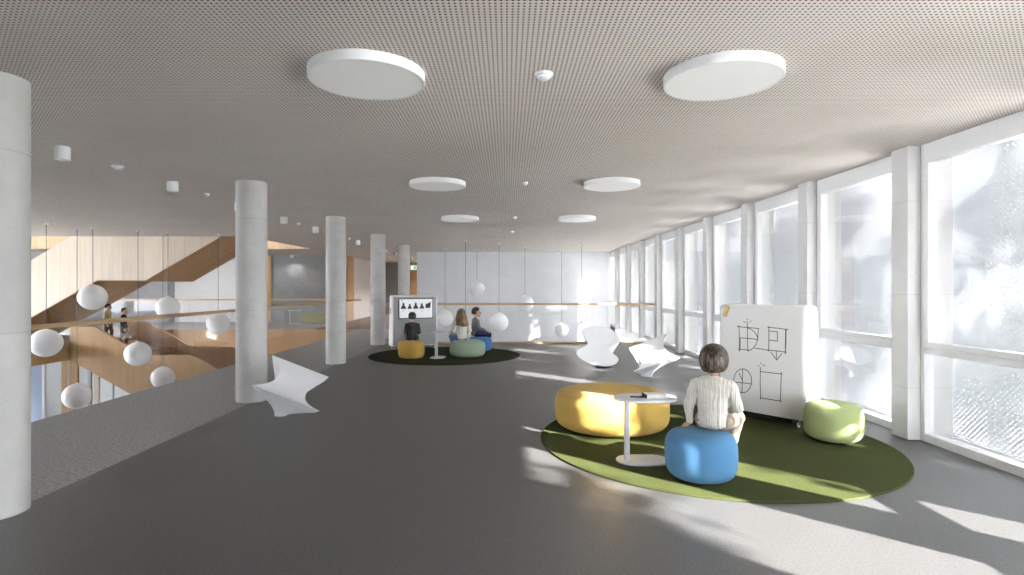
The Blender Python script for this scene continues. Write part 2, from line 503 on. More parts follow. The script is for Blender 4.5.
# outside
structure(obj('ground', box(4.7, 60, -50, 60, -4.6, -4.3), M['ground']))
bm = bmesh.new()      # unseen dark block added to hide bright sky behind the screen holes
add_box(bm, 30, 38, 16, 90, -4.3, 9.5)
for kz in range(4):
    for ky in range(20):
        add_box(bm, 29.9, 30.0, 18+ky*3.4, 19.8+ky*3.4, -3.2+kz*3.3, -1.4+kz*3.3)
structure(obj('wall_sky_block', bm, plain('sky_block_grey', (.07,.072,.078,1), .8)))
structure(obj('ground_left', box(-60, -20.5, -50, 60, -4.6, -4.3), M['ground']))
structure(obj('wall_below_windows', box(4.4, 4.62, -6.2, 34.7, -4.3, -.5), M['white_wall']))
structure(obj('wall_right_back', box(4.4, 4.62, -6.2, PY0-5*PIT, -.5, CEIL+.4), M['white_wall']))
structure(obj('wall_glare_block', box(-20.4, -20.2, 16.7, 22.7, CEIL+.4, 7.7), M['white_wall']))  # unseen wall added to keep sky glare off the stairwell trim
structure(obj('wall_far_right', box(4.4, 4.62, YF, 34.7, -.5, CEIL+.4), M['white_wall']))

# ------------------------------------------------------------------ round concrete columns
col_lab = ['nearest round concrete column, cut by the left edge of the photo', 'round concrete column standing beside the white chair at the carpet edge',
           'round concrete column between the white chair and the screen board', 'round concrete column just left of the grey screen board',
           'round concrete column behind the grey screen board']
cols = None
for i, y in enumerate((4.12, 8.22, 12.27, 16.28, 20.35)):
    if cols is None:
        prof = [(0,0),(.21,0),(.21,1.29),(.2085,1.295),(.2085,1.305),(.21,1.31),(.21,CEIL),(0,CEIL)]
        cols = obj('round_column', lathe(prof, 64), M['col'], None, 40); o = cols
    else:
        o = dup(cols)
    o.location = (-3.72 if i == 0 else -3.69, y, 0)
    tag(o, col_lab[i], 'column', 'round concrete columns', 'thing')

# ------------------------------------------------------------------ window wall
ordn = ['first','second','third','fourth','fifth','sixth','seventh','eighth','ninth','tenth','eleventh']
pil = None
pk = list(range(-5, 10))
for k in pk:
    y = PY0 + k*PIT
    if y > YF+.2: continue
    y = min(y, YF-.02)
    if pil is None:
        bm = box(0, .49, 0, .26, 0, CEIL, .006, 1)
        pil = obj('window_pillar', bm, M['pillar']); o = pil
    else:
        o = dup(pil)
    o.location = (XR, y, 0)
    if k < 0: lab = 'white square window pillar beside the camera, outside the photo'
    else: lab = '%s white square pillar of the window wall, counted away from the camera' % ordn[k]
    tag(o, lab, 'pillar', 'square pillars between the windows', 'thing')

def make_window():
    W = PIT - .26; H = CEIL
    w = structure(empty('window_1'))
    bm = bmesh.new()      # fixed outer frame with transom
    f = .055
    add_box(bm, -.05, .05, 0, f, 0, H); add_box(bm, -.05, .05, W-f, W, 0, H)
    add_box(bm, -.05, .05, f, W-f, 0, .085); add_box(bm, -.05, .05, f, W-f, H-.13, H)
    add_box(bm, -.05, .05, f, W-f, .93, 1.0)
    bevel(bm, .004, 1)
    obj('frame', bm, M['frame'], w)
    s = .07; a = f+.005; b = W-f-.005; z0 = 1.005; z1 = H-.135
    bm = bmesh.new()
    add_box(bm, -.065, .03, a, a+s, z0, z1); add_box(bm, -.065, .03, b-s, b, z0, z1)
    add_box(bm, -.065, .03, a+s, b-s, z0, z0+s*.8); add_box(bm, -.065, .03, a+s, b-s, z1-s, z1)
    bevel(bm, .004, 1)
    sash = obj('sash', bm, M['frame'], w)
    obj('pane', box(-.012, .012, a+s, b-s, z0+s*.8, z1-s), M['window_glass'], sash)
    bm = box(-.085, -.065, a+.018, a+.048, z0+.05, z0+.20, .004, 1); add_box(bm, -.105, -.088, a+.024, a+.042, z0+.10, z0+.24)
    add_box(bm, -.09, -.08, a+.026, a+.04, z0+.105, z0+.125)
    h = obj('handle', bm, M['metal'], sash); h['label'] = 'grey metal window handle'
    obj('lower_pane', box(-.012, .012, f, W-f, .085, .93), M['window_glass'], w)
    h = obj('hinge_cover', box(-.062, -.05, .012, .05, H-.42, H-.18, .003, 1), M['metal'], w)
    h['label'] = 'grey hinge cover'
    return w
win = make_window()
wi = 0
for k in pk:
    y = PY0 + k*PIT + .26
    if y > YF - .5: continue
    wi += 1
    o = win if wi == 1 else dup(win)
    o.name = 'window_%d' % wi
    o.location = (XW, y, 0)
structure(obj('sill_right', box(4.62, 4.95, -6.2, YF, -.35, -.005), M['frame']))
structure(obj('head_right', box(4.62, 4.95, -6.2, YF, CEIL+.02, CEIL+.4), M['frame']))

# perforated sun screens outside, one per bay, each slid aside by a hand's width
scr = None
GAP0, GAP1 = .26, .78
for k in pk:
    y = PY0 + k*PIT
    if y > YF - 1 or k == -3: continue
    if scr is None:
        scr = empty('sun_screen')
        W = PIT - (GAP1-GAP0)
        obj('perforated_sheet', box(-.002, .002, .02, W-.02, .02, CEIL+.1), M['screen'], scr)
        bm = bmesh.new()
        add_box(bm, -.02, .02, 0, .03, 0, CEIL+.12); add_box(bm, -.02, .02, W-.03, W, 0, CEIL+.12)
        add_box(bm, -.02, .02, .03, W-.03, 0, .03); add_box(bm, -.02, .02, .03, W-.03, CEIL+.09, CEIL+.12)
        obj('edge_frame', bm, M['frame'], scr); o = scr
    else:
        o = dup(scr)
    o.location = (4.805, y+GAP1, -.0)
    lab = ('white perforated sun screen outside the window beyond the %s square pillar' % ordn[k]) if k >= 0 else \
          ('white perforated sun screen outside the large near right window' if k == -1 else 'white perforated sun screen beside the camera, outside the photo')
    tag(o, lab, 'sun screen', 'perforated sun screens along the window wall')

# ------------------------------------------------------------------ ceiling fittings
lamp = None
for i, (x, y, lab) in enumerate(((-.985,4.01,'large round white ceiling lamp nearest, over the dark carpet'), (1.525,4.03,'large round white ceiling lamp nearest, on the window side'),
        (-1.0,8.2,'middle round ceiling lamp of the row over the dark carpet'), (1.51,8.2,'middle round ceiling lamp of the row on the window side'),
        (-1.01,12.27,'farthest round ceiling lamp of the row over the dark carpet'), (1.51,12.27,'farthest round ceiling lamp of the row on the window side'))):
    if lamp is None:
        lamp = empty('ceiling_lamp')
        obj('housing', lathe([(.385,0),(.40,0),(.403,-.003),(.403,-.062),(.400,-.068),(.392,-.070),(.385,-.068)], 96), M['white'], lamp, 40)
        obj('diffuser', lathe([(0,-.066),(.386,-.066),(.386,-.05),(0,-.05)], 96), emissive('lamp_diffuser', (.80,.79,.78,1), (1,.98,.95,1), .02), lamp, 40)
        o = lamp
    else: o = dup(lamp)
    o.location = (x, y, CEIL); tag(o, lab, 'ceiling lamp', 'round ceiling lamps')

spot = None; n = 0
spots = [(-4.80, 6.14+k*2.03) for k in range(14)] + [(-10.0, 26.4)]  # last two of the row are unseen, added to light the corridor end
for i, (x, y) in enumerate(spots):
    if spot is None:
        spot = empty('downlight')
        obj('housing', lathe([(0,0),(.074,0),(.074,-.138),(.072,-.14),(.058,-.14),(.055,-.12),(0,-.12)], 32), M['white'], spot, 40)
        obj('lens', lathe([(0,-.118),(.05,-.118),(.05,-.112),(0,-.112)], 24), M['grey_print'], spot, 40); o = spot
    else: o = dup(spot)
    o.location = (x, y, CEIL)
    lab = ('%s white cylinder downlight in the row beside the round columns' % (ordn+['twelfth','added thirteenth','added last'])[i]) if i < 14 else 'white cylinder downlight over the far landing near the dark concrete wall'
    tag(o, lab, 'downlight', 'surface downlights')
for x, y in spots[10:]:  # only the far downlights are lit, added as fill for the dark corridor
    L = bpy.data.lights.new('downlight_fill', 'SPOT'); L.energy = 8 if x < -9 else 55; L.spot_size = R(140); L.spot_blend = .6; L.shadow_soft_size = .05; L.color = (1,.95,.88)
    q = bpy.data.objects.new('downlight_fill', L); COL.objects.link(q); q.location = (x, y, CEIL-.15)
det = None
dets = [(-4.855,7.1,1,'flat white ceiling disc between the first and second downlights'), (-4.84,9.18,.62,'small white ceiling sensor between the second and third downlights'),
        (-4.9,13.37,.62,'small white ceiling sensor between the two columns nearest the white chair'), (-4.85,17.5,.62,'small white ceiling sensor left of the fourth round column'),
        (-4.85,23.1,.62,'small white ceiling sensor above the corridor mouth'),
        (.26,4.03,.95,'round white smoke detector between the two large ceiling lamps'), (.26,8.2,.62,'small white smoke detector between the middle pair of ceiling lamps'),
        (.17,12.2,.75,'small white smoke detector between the farthest pair of ceiling lamps'), (.14,15.3,.75,'small white smoke detector near the far void edge')]
for x, y, s, lab in dets:
    if det is None:
        det = empty('smoke_detector')
        obj('base', lathe([(0,0),(.066,0),(.066,-.018),(.06,-.022),(0,-.022)], 32), M['white'], det, 40)
        obj('sensor_head', lathe([(0,-.02),(.05,-.022),(.05,-.034),(.035,-.046),(0,-.048)], 32), M['white'], det, 40); o = det
    else: o = dup(det)
    o.location = (x, y, CEIL); o.scale = (s,s,1); tag(o, lab, 'smoke detector', 'ceiling detectors')

# exit sign
e = empty('exit_sign', (at(413.6,31.5), 31.5, CEIL-.30), 0, 'small green and white exit sign hanging in the corridor beside the far wall', 'exit sign')
obj('case', box(-.17, .17, -.03, .03, -.24, 0, .008, 1), M['exit_white'], e)
obj('green_panel', box(.0, .15, -.036, -.03, -.21, -.03), M['exit_green'], e)
bm = bmesh.new(); add_tube(bm, [(0,0,0),(0,0,.3)], .01); obj('hanger', bm, M['white'], e)

# ------------------------------------------------------------------ glass balustrades
def balustrade(p0, p1, label, panes, zr=1.18, base=True, parent=None):
    p0 = Vector(p0); p1 = Vector(p1); d = p1-p0; L = d.length; rz = math.atan2(d.y, d.x)
    o = empty('glass_balustrade', p0, rz, label, 'balustrade', 'glass balustrades')
    for i in range(panes):
        a = L*i/panes+.008; b = L*(i+1)/panes-.008
        obj('glass_pane', box(a, b, -.008, .008, .02, zr-.03), M['glass'], o)
    obj('handrail', box(0, L, -.036, .036, zr-.06, zr, .01, 2), M['rail'], o)
    if base: obj('base_rail', box(0, L, -.03, .03, .002, .055, .004, 1), M['rail'], o)
    return o
balustrade((-3.66, YV-.05, 0), (4.27, YV-.05, 0), 'glass balustrade with wooden handrail across the far void behind the seated children', 4)
balustrade((XV+.05, 3.3, 0), (XV+.05, 22.2, 0), 'long glass balustrade with wooden handrail along the stair void', 9, base=False)
balustrade((-15.9, 22.42, 0), (XV, 22.42, 0), 'glass balustrade with wooden handrail in front of the far landing', 6, base=False)

# ------------------------------------------------------------------ staircases
def sawtooth(x0, z0, x1, z1, n):
    pts = []
    dx = (x1-x0)/n; dz = (z1-z0)/n
    for i in range(n):
        if dz < 0: pts += [(x0+dx*i, z0+dz*i), (x0+dx*(i+1), z0+dz*i)]
        else: pts += [(x0+dx*i, z0+dz*(i+1)), (x0+dx*(i+1), z0+dz*(i+1))]
    return pts
# lower staircase (runs down to the right)
st = empty('staircase', (-9.7, 18.3, -1.3), 0, 'lower oak staircase going down to the right, two children walking on it', 'staircase')
def S(poly, base): return [(u-base[0], v-base[2]) for u, v in poly]
B0 = (-9.7, 18.3, -1.3)
low_top = [(-13.06,.46),(-12.33,.46),(-10.85,-.39),(-9.42,-.39),(-6.2,-2.35)]
low_bot = [(-6.2,-3.75),(-9.55,-1.78),(-10.85,-1.78),(-13.06,-.54)]
for y0, y1 in ((17.0,17.1),(19.5,19.6)):
    obj('side_panel', prism(S(low_top+low_bot, B0), 'y', y0-B0[1], y1-B0[1]), M['oak'], st)
steps = [(-13.06,0)] + sawtooth(-13.0, -.0, -10.75, -1.3, 8) + [(-10.75,-1.3),(-9.42,-1.3)] + sawtooth(-9.42, -1.3, -6.2, -3.24, 12)
steps += [(-6.2,-3.6),(-9.5,-1.65),(-10.85,-1.65),(-13.06,-.4)]
obj('steps', prism(S(steps, B0), 'y', 17.1-B0[1], 19.5-B0[1]), M['oak_run'], st)
rb = bmesh.new(); add_tube(rb, [(-13.0-B0[0],19.46-B0[1],.35-B0[2]),(-12.6-B0[0],19.46-B0[1],.13-B0[2]),(-10.75-B0[0],19.46-B0[1],-.92-B0[2])], .02)
obj('handrail', rb, M['oak_run'], st, 60)
# upper staircase (rises to the right, through the ceiling opening)
B1 = (-11.5, 18.3, 1.85)
st2 = empty('staircase', B1, 0, 'upper staircase, its wood coloured as lit, rising to the right through the ceiling opening', 'staircase')
up_bot = [(-15.5,.02),(-12.25,1.85),(-10.8,1.85),(-7.75,3.62)]
up_top = [(-7.75,5.3),(-10.85,3.55),(-12.3,3.55),(-13.06,3.14),(-15.5,1.68)]
for y0, y1 in ((17.0,17.1),(19.5,19.6)):
    obj('side_panel', prism(S(up_bot+up_top, B1), 'y', y0-B1[1], y1-B1[1]), M['wood_lit'], st2)
up = [(-15.5,.03)] + [(-12.25,1.86),(-10.8,1.86),(-7.75,3.63)]
tops = sawtooth(-15.4,.3,-12.1,2.1,11) + [(-10.8,2.1)] + sawtooth(-10.8,2.1,-7.75,3.9,10)
obj('steps', prism(S(up+tops[::-1], B1), 'y', 17.1-B1[1], 19.5-B1[1]), M['oak_run'], st2)
bm = bmesh.new()   # brown soffit skin
pl = [(-15.5,.0),(-12.25,1.83),(-10.8,1.83),(-7.75,3.60)]
pl2 = [(u, v+.02) for u, v in pl]
obj('soffit', prism(S(pl+pl2[::-1], B1), 'y', 17.02-B1[1], 19.58-B1[1]), M['oak_run'], st2)

# ------------------------------------------------------------------ globe pendants
glab = ['white globe pendant in front of the upper stair landing', 'white globe pendant beside the nearest column, left edge', 'white globe pendant over the lower stair, middle of the stair void',
        'lowest white globe pendant nearest the floor edge, right one', 'lowest white globe pendant at the left, in front of the yellow doors', 'white globe pendant just touching the long handrail',
        'white globe pendant beside the second round column', 'highest white globe pendant in the far void', 'white globe pendant crossing the far handrail',
        'large white globe pendant right of the boy in grey', 'white globe pendant between the screen board and the blond girl', 'white globe pendant at the right of the far void, sunlit']
gl = [(92.8,297.3,25.3,14.4),(46.2,343,27.6,13.4),(138,353.8,24,15.2),(163,377.5,21.5,16.2),(77,396,25,14.5),(168,307.6,22,15.8),(218.2,323.5,21.5,16.3),
      (477,289,15.6,22.6),(525,303.5,17,21.4),(499,322.3,18.7,19.6),(445,318,16,22.2),(561.5,330.5,13.5,23.3)]
gp = None
def globe(x, y, z, r, label):
    g = empty('globe_pendant', (x,y,z), 0, label, 'pendant lamp', 'white globe pendants')
    n = 24; prof = [(r*math.sin(PI*i/n), -r*math.cos(PI*i/n)) for i in range(n+1)]; prof[0] = (0,-r); prof[-1] = (0,r)
    obj('globe', lathe(prof, 48), M['globe'], g, 180)
    bm = bmesh.new(); add_tube(bm, [(0,0,r*.99),(0,0,CEIL-z)], .007, 6); c = obj('cord', bm, M['cord'], g, 60)
    c['label'] = 'thin grey suspension cord'
    obj('ceiling_rose', lathe([(0,CEIL-z),(.05,CEIL-z),(.05,CEIL-z-.025),(0,CEIL-z-.03)], 24), M['white'], g, 40)
    obj('collar', lathe([(.0,r-.02),(.035,r-.01),(.035,r+.02),(0,r+.03)], 16), M['white'], g, 40)
for lab, (px, py, h, y) in zip(glab, gl):
    globe((px-VX)*y/F, y, EYE-(py-VY)*y/F, h*y/F/2, lab)
globe((465.5-VX)*18.3/F, 18.3, -1.3, .3, 'globe pendant below floor level on the cord left of the highest globe')
globe((581.7-VX)*18.3/F, 18.3, -1.2, .3, 'globe pendant below floor level on the cord near the white seat')

# ------------------------------------------------------------------ rugs
def rug(x, y, r, m, label):
    o = obj('round_rug', lathe([(0,0),(r,0),(r+.002,.004),(r-.004,.014),(0,.014)], 160), m, None, 40)
    o.location = (x,y,.001); tag(o, label, 'rug')
rug(2.15, 6.07, 1.785, M['rug'], 'large round green rug under the child in the cream sweater')
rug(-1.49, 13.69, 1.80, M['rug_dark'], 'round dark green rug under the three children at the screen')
RZ = .015

# ------------------------------------------------------------------ poufs
def pouf(x, y, r, h, m, label, e=3.4, rz=0.0, sx=1.0, sy=1.0, z=RZ, p=2.3):
    o = empty('pouf', (x,y,z), rz, label, 'pouf', 'upholstered poufs')
    prof = []
    n = 40
    for i in range(n+1):
        t = -PI/2 + PI*i/n
        ct, s_ = math.cos(t), math.sin(t)
        rr = r*(abs(ct)**(2/e)); zz = h/2 + (h/2)*math.copysign(abs(s_)**(2/p), s_)
        if i in (0, n): rr = 0
        prof.append((rr, max(zz, .012)))
    # slight sag of the cushion underside, small crown on top
    prof[0] = (0, .012)
    bm = lathe(prof, 72, sx=sx, sy=sy)
    obj('cushion', bm, m, o, 180)
    obj('base', lathe([(0,0),(r*.72,0),(r*.72,.035),(0,.035)], 48, sx=sx, sy=sy), M['dark_base'], o, 40)
    return o
pouf(1.215, 6.62, .655, .435, M['yellow'], 'large low round yellow pouf in the sun on the green rug', 9, p=3.4)
pouf(1.655, 4.86, .298, .395, M['blue'], 'light blue pouf under the child in the cream sweater', 6.5, p=3.0)
pouf(3.475, 6.06, .287, .395, M['green'], 'pale green pouf beside the whiteboard', 6, p=3.0)
pouf(-2.19, 13.02, .302, .405, M['ochre'], 'ochre yellow pouf under the boy in the charcoal top', 6.5, p=3.4)
pouf(-.925, 13.32, .420, .39, M['mint'], 'grey green wide pouf under the blond girl', 6, p=3.0)
pouf(-.68, 14.48, .30, .37, M['blue_deep'], 'deep blue pouf under the boy in grey', 6, p=3.2)
pouf(-8.72, 26.05, .66, .46, M['olive'], 'large olive green pouf on the far landing', 9, z=0, p=3.4)

# ------------------------------------------------------------------ side tables
def side_table(x, y, rz, label, z=RZ, zt=.61, L=.58, W=.36, post=-.17):
    o = empty('side_table', (x,y,z), rz, label, 'side table', 'white laptop tables')
    h = zt - z
    bm = bmesh.new(); add_prism(bm, pill(L,W), 'z', h-.022, h); bevel(bm, .004, 2, 60); obj('tabletop', bm, M['table'], o, 40)
    bm = bmesh.new(); add_prism(bm, [(u-.02, v) for u, v in pill(L*.86,W*.9)], 'z', 0, .014); bevel(bm, .003, 2, 60); obj('base', bm, M['table'], o, 40)
    bm = bmesh.new(); add_box(bm, post-.022, post+.022, -.03, .03, .012, h-.022); bevel(bm, .006, 2); obj('post', bm, M['table'], o, 40)
    return o
tb = side_table(1.287, 5.30, 0, 'white pill shaped side table beside the light blue pouf')
side_table(-1.585, 13.12, R(82), 'white side table between the ochre pouf and the blond girl')
side_table(-9.60, 25.6, 0, 'white side table on the far landing beside the olive pouf', 0)

# notebook and pen on the near table
nb = empty('notebook', (1.372, 5.285, .6105), R(4), 'closed white notebook with a black spine on the side table', 'notebook')
obj('pages', box(-.088, .09, -.055, .055, .002, .032, .002, 1), M['board'], nb)
bm = bmesh.new(); add_box(bm, -.092, .095, -.06, .06, 0, .003); add_box(bm, -.092, .095, -.06, .06, .032, .035); obj('cover', bm, M['white'], nb)
obj('spine', box(-.104, -.092, -.06, .06, 0, .036, .002, 1), M['dark'], nb)
pn = empty('pen', (1.205, 5.27, .6165), R(-12), 'black pen lying left of the notebook on the side table', 'pen')
bm = bmesh.new(); add_tube(bm, [(-.065,0,0),(-.06,0,0),(.045,0,0),(.065,0,0)], [.002,.006,.006,.0055], 10); obj('barrel', bm, M['dark'], pn, 60)
bm = bmesh.new(); add_tube(bm, [(.02,0,0),(.068,0,0)], .0068, 10); add_box(bm, .022, .06, -.002, .002, .006, .009); obj('cap', bm, M['ink'], pn, 60)

# ------------------------------------------------------------------ twisted white chairs
def px3(px, py, y): return Vector(((px-VX)*y/F, y, EYE-(py-VY)*y/F))
def spun_chair(name, A, D, Bk, C, Wl, Wr, foot, fr, label, lobes=False, dip=.03, ridge=2.2):
    """saddle surface between front edge A-D and back edge Bk-C, waisted in the middle, skirt down to a small foot"""
    NS, NTT = 20, 36
    base = Vector((foot.x, foot.y, 0))
    fm = (A+D)/2; bmid = (Bk+C)/2; cm = (Wl+Wr)/2
    h0 = (D-A)/2; h1 = (C-Bk)/2; hm = (Wr-Wl)/2
    def P(s, t):
        u = 2*t-1
        # centre line: quadratic through fm, cm, bmid
        c = fm*(u*(u-1)/2) + cm*(1-u*u) + bmid*(u*(u+1)/2)
        he = h0 if u < 0 else h1
        if lobes:
            lu = (abs(u)-.5)/.5
            w_ = math.sqrt(max(0, 1-lu*lu)) if abs(u) > .5 else 1
            k = (1-math.cos(PI*min(1, abs(u)/.5)))/2
            half = (hm + (he-hm)*k)*(w_ if abs(u) > .5 else 1)
        else:
            k = abs(u)**ridge
            half = hm + (he-hm)*k
        p = c + half*s
        nrm = Vector((0,-.5,.85))
        p -= nrm*dip*(1-s*s)*(1-u*u)
        return p - base
    bm = bmesh.new()
    ts = [i/NTT for i in range(NTT+1)]
    if lobes: ts = [.004+.992*(.5-.5*math.cos(PI*i/NTT)) for i in range(NTT+1)]
    top = [[bm.verts.new(P(-1+2*i/NS, t)) for i in range(NS+1)] for t in ts]
    for j in range(NTT):
        for i in range(NS):
            bm.faces.new((top[j][i], top[j][i+1], top[j+1][i+1], top[j+1][i]))
    loop = [top[0][i] for i in range(NS+1)] + [top[j][NS] for j in range(1, NTT+1)] + [top[NTT][i] for i in range(NS-1, -1, -1)] + [top[j][0] for j in range(NTT-1, 0, -1)]
    n = len(loop)
    down = Vector((0, .35, -1)).normalized()
    prev = loop
    K = 14
    cen = sum((v.co for v in loop), Vector())/n
    for q in range(1, K+1):
        u = q/K
        ring = []
        for i, v in enumerate(loop):
            d = Vector((v.co.x-cen.x, v.co.y-cen.y)); a = math.atan2(d.y, d.x)
            ft = Vector((fr*math.cos(a), fr*.8*math.sin(a), 0))
            k = 1-(1-u)**1.9 if u < 1 else 1
            p = v.co.lerp(ft, k)
            p.z = v.co.z + (0-v.co.z)*(u**.92) - .018*min(1, q)*(1-u)
            ring.append(bm.verts.new((p.x, p.y, max(p.z, 0))))
        for i in range(n):
            bm.faces.new((prev[i], ring[i], ring[(i+1)%n], prev[(i+1)%n]))
        prev = ring
    bm.faces.new(prev)
    bmesh.ops.remove_doubles(bm, verts=bm.verts[:], dist=1e-5)
    o = obj(name, bm, M['shell'], None, 55)
    o.location = base
    bv = o.modifiers.new('soft', 'BEVEL'); bv.width = .012; bv.segments = 2; bv.limit_method = 'ANGLE'; bv.angle_limit = R(50)
    tag(o, label, 'chair', 'white sculptural chairs')
    return o
spun_chair('sculptural_chair', px3(251.5,385,7.1), px3(319.5,411,6.98), px3(272,355,7.72), px3(329,377,7.6), px3(277.5,376,7.45), px3(306,394,7.35),
           Vector((-2.88, 7.24, 0)), .075, 'white twisted four pointed chair beside the second round column')
spun_chair('sculptural_chair', px3(633,371,10.25), px3(680.5,357.5,10.3), px3(629,348,10.95), px3(667,333.5,10.9), px3(641,361,10.6), px3(664,347,10.6),
           Vector((2.56, 10.45, 0)), .10, 'white twisted pointed chair nearest the windows, behind the yellow pouf', ridge=2.0)
spun_chair('sculptural_chair', px3(576,361.5,11.5), px3(619,369,11.5), px3(583.5,322,12.5), px3(622,331,12.5), px3(588,343.5,12.05), px3(609,348.5,12.05),
           Vector((2.0, 11.85, 0)), .15, 'white sculptural chair with two rounded lobes, left of the pointed one', lobes=True, dip=.02)

# ------------------------------------------------------------------ mobile boards
def caster(parent, x, y, zt=.085):
    bm = bmesh.new(); add_box(bm, x-.014, x-.010, y-.022, y+.022, .028, zt-.01); add_box(bm, x+.010, x+.014, y-.022, y+.022, .028, zt-.01); add_box(bm, x-.014, x+.014, y-.02, y+.02, zt-.012, zt)
    c = obj('caster', bm, M['dark'], parent)
    rot = Matrix.Translation((x,y,.036)) @ Matrix.Rotation(PI/2, 4, 'Y')
    bm = lathe([(0,-.009),(.030,-.009),(.036,-.005),(.036,.005),(.030,.009),(0,.009)], 24, M=rot)
    obj('wheel', bm, M['white'], c, 40)
    return c
def board_body(L, H, t0, t1, z0, rad=.05):
    """front face in the plane y=0 facing -y, length along x; back leans from t0 at the foot to t1 at the top; rounded upright corners"""
    bm = bmesh.new()
    n = 6
    def outline(t, r, ins):
        pts = []
        for cx, cy, a0 in ((L-r, r, -PI/2), (L-r, t-r, 0), (r, t-r, PI/2), (r, r, PI)):
            for i in range(n+1):
                a = a0 + PI/2*i/n
                pts.append((cx+(r-ins)*math.cos(a), cy+(r-ins)*math.sin(a)))
        return pts
    rings = []
    for zz, ins in ((z0,.012),(z0+.004,.004),(z0+.012,0)) :
        rings.append([bm.verts.new((x,y,zz)) for x, y in outline(t0, rad, ins)])
    for i in range(1, 9):
        q = i/8; zz = z0+.012+(H-z0-.06)*q
        rings.append([bm.verts.new((x,y,zz)) for x, y in outline(t0+(t1-t0)*q, rad, 0)])
    for i in range(1, 6):
        a = PI/2*i/5; rr = .04
        rings.append([bm.verts.new((x,y,H-.048+rr*math.sin(a)+.008*(i/5))) for x, y in outline(t1, rad, rr*(1-math.cos(a)))])
    for A, B in zip(rings[:-1], rings[1:]):
        m = len(A)
        for i in range(m): bm.faces.new((A[i], A[(i+1)%m], B[(i+1)%m], B[i]))
    bm.faces.new(rings[0][::-1]); bm.faces.new(rings[-1])
    return bm
P0 = Vector((2.712, 7.289, RZ)); P1 = Vector((3.385, 6.45, RZ))
dv = (P1-P0); L1 = dv.length; rz1 = math.atan2(dv.y, dv.x)
wb = empty('mobile_whiteboard', P0, rz1, 'white mobile whiteboard with black marker drawings, standing on the green rug', 'whiteboard')
obj('panel', board_body(L1, 1.40, .47, .34, .092), M['board'], wb, 35)
obj('base', box(.05, L1-.16, .03, .42, .04, .0935), M['dark_base'], wb)
for cx in (.10, L1-.10):
    for cy in (.05, .41): caster(wb, cx, cy, .08)
MWB = Matrix.Translation(P0) @ Matrix.Rotation(rz1, 4, 'Z'); IW = MWB.inverted()
def on_face(px, py):
    """point of the board's front face that the photo shows at this pixel, as (x, z) on the board"""
    d = Vector(((px-VX)/F, 1, -(py-VY)/F)); o = Vector((0,0,EYE))
    n = MWB.to_3x3() @ Vector((0,-1,0)); t = (P0-o).dot(n)/d.dot(n)
    q = IW @ (o+d*t)
    return q.x, q.z
def stroke(bm, pts, w=.0042):
    q = [on_face(700+x/4.107, 290+y/4.107) for x, y in pts]
    n = 6
    path = [Vector((a, -.0008, b)) for a, b in q]
    for a, b in zip(path[:-1], path[1:]):
        d = (b-a)
        if d.length < 1e-5: continue
        d.normalize(); s = Vector((-d.z, 0, d.x))*w
        a2 = a-d*w*.6; b2 = b+d*w*.6
        vs = [bm.verts.new(v) for v in (a2-s+Vector((0,.002,0)), a2+s+Vector((0,.002,0)), b2+s+Vector((0,.002,0)), b2-s+Vector((0,.002,0)), a2-s, a2+s, b2+s, b2-s)]
        for f in ((0,3,2,1),(4,5,6,7),(0,1,5,4),(1,2,6,5),(2,3,7,6),(3,0,4,7)): bm.faces.new([vs[i] for i in f])
figs = [
 [[(160,145),(162,200),(162,252)],[(152,150),(195,154),(242,158)],[(194,130),(195,190),(196,250)],[(160,196),(200,199),(238,203)],[(158,243),(180,244),(203,248)],
  [(240,157),(238,180),(236,205),(231,222),(222,236),(208,246),(198,250)],[(197,156),(212,163),(226,175),(235,190),(237,204)],[(166,200),(164,245)],
  [(180,128),(184,133)],[(192,121),(197,123)],[(205,132),(209,128)]],
 [[(226,239),(250,242),(282,248)],[(278,153),(320,157),(360,163)],[(283,149),(283,200),(282,252)],[(354,160),(353,210),(350,264)],[(276,246),(315,250),(355,256)],
  [(283,168),(318,172),(318,210),(284,206)],[(291,254),(303,272),(315,288),(326,274),(336,262)],[(313,252),(314,281)],[(352,165),(350,255)]],
 [[(175+37*math.cos(a*PI/12), 373+49*math.sin(a*PI/12)) for a in range(25)],[(138,378),(175,381),(213,386)],[(175,327),(174,375),(172,423)],[(160,341),(168,358),(175,374)]],
 [[(247,335),(290,340),(337,345)],[(248,318),(247,380),(249,449)],[(246,443),(290,450),(335,457)],[(334,339),(332,400),(330,459)],[(238,311),(242,314)],[(248,301),(253,303)],[(260,312),(266,308)]]]
for i, fg in enumerate(figs):
    bm = bmesh.new()
    for s_ in fg: stroke(bm, s_)
    d_ = obj('marker_drawing', bm, M['ink'], wb)
    d_['label'] = ['black drawing of a quartered box with a bow', 'black drawing of a box with a notch and arrow', 'black drawing of a spoked circle', 'black drawing of an empty square'][i]
hx, hz = on_face(726.3, 311.2)
bm = bmesh.new()
hm_ = Matrix.Translation((hx, -.004, hz)) @ Matrix.Rotation(R(22), 4, 'Y')
v_ = add_prism(bm, [(u*1.0, v*1.0) for u, v in [(b, a) for a, b in pill(.15,.055)]], 'y', -.014, .012); bevel(bm, .006, 2, 60); bm.transform(hm_)
h_ = obj('grip', bm, M['leather'], wb, 50); h_['label'] = 'tan wooden grip'
bm = bmesh.new(); add_box(bm, L1-.003, L1+.004, .13, .155, 1.10, 1.28); bevel(bm, .003, 1)
obj('side_grip', bm, M['white'], wb, 50)

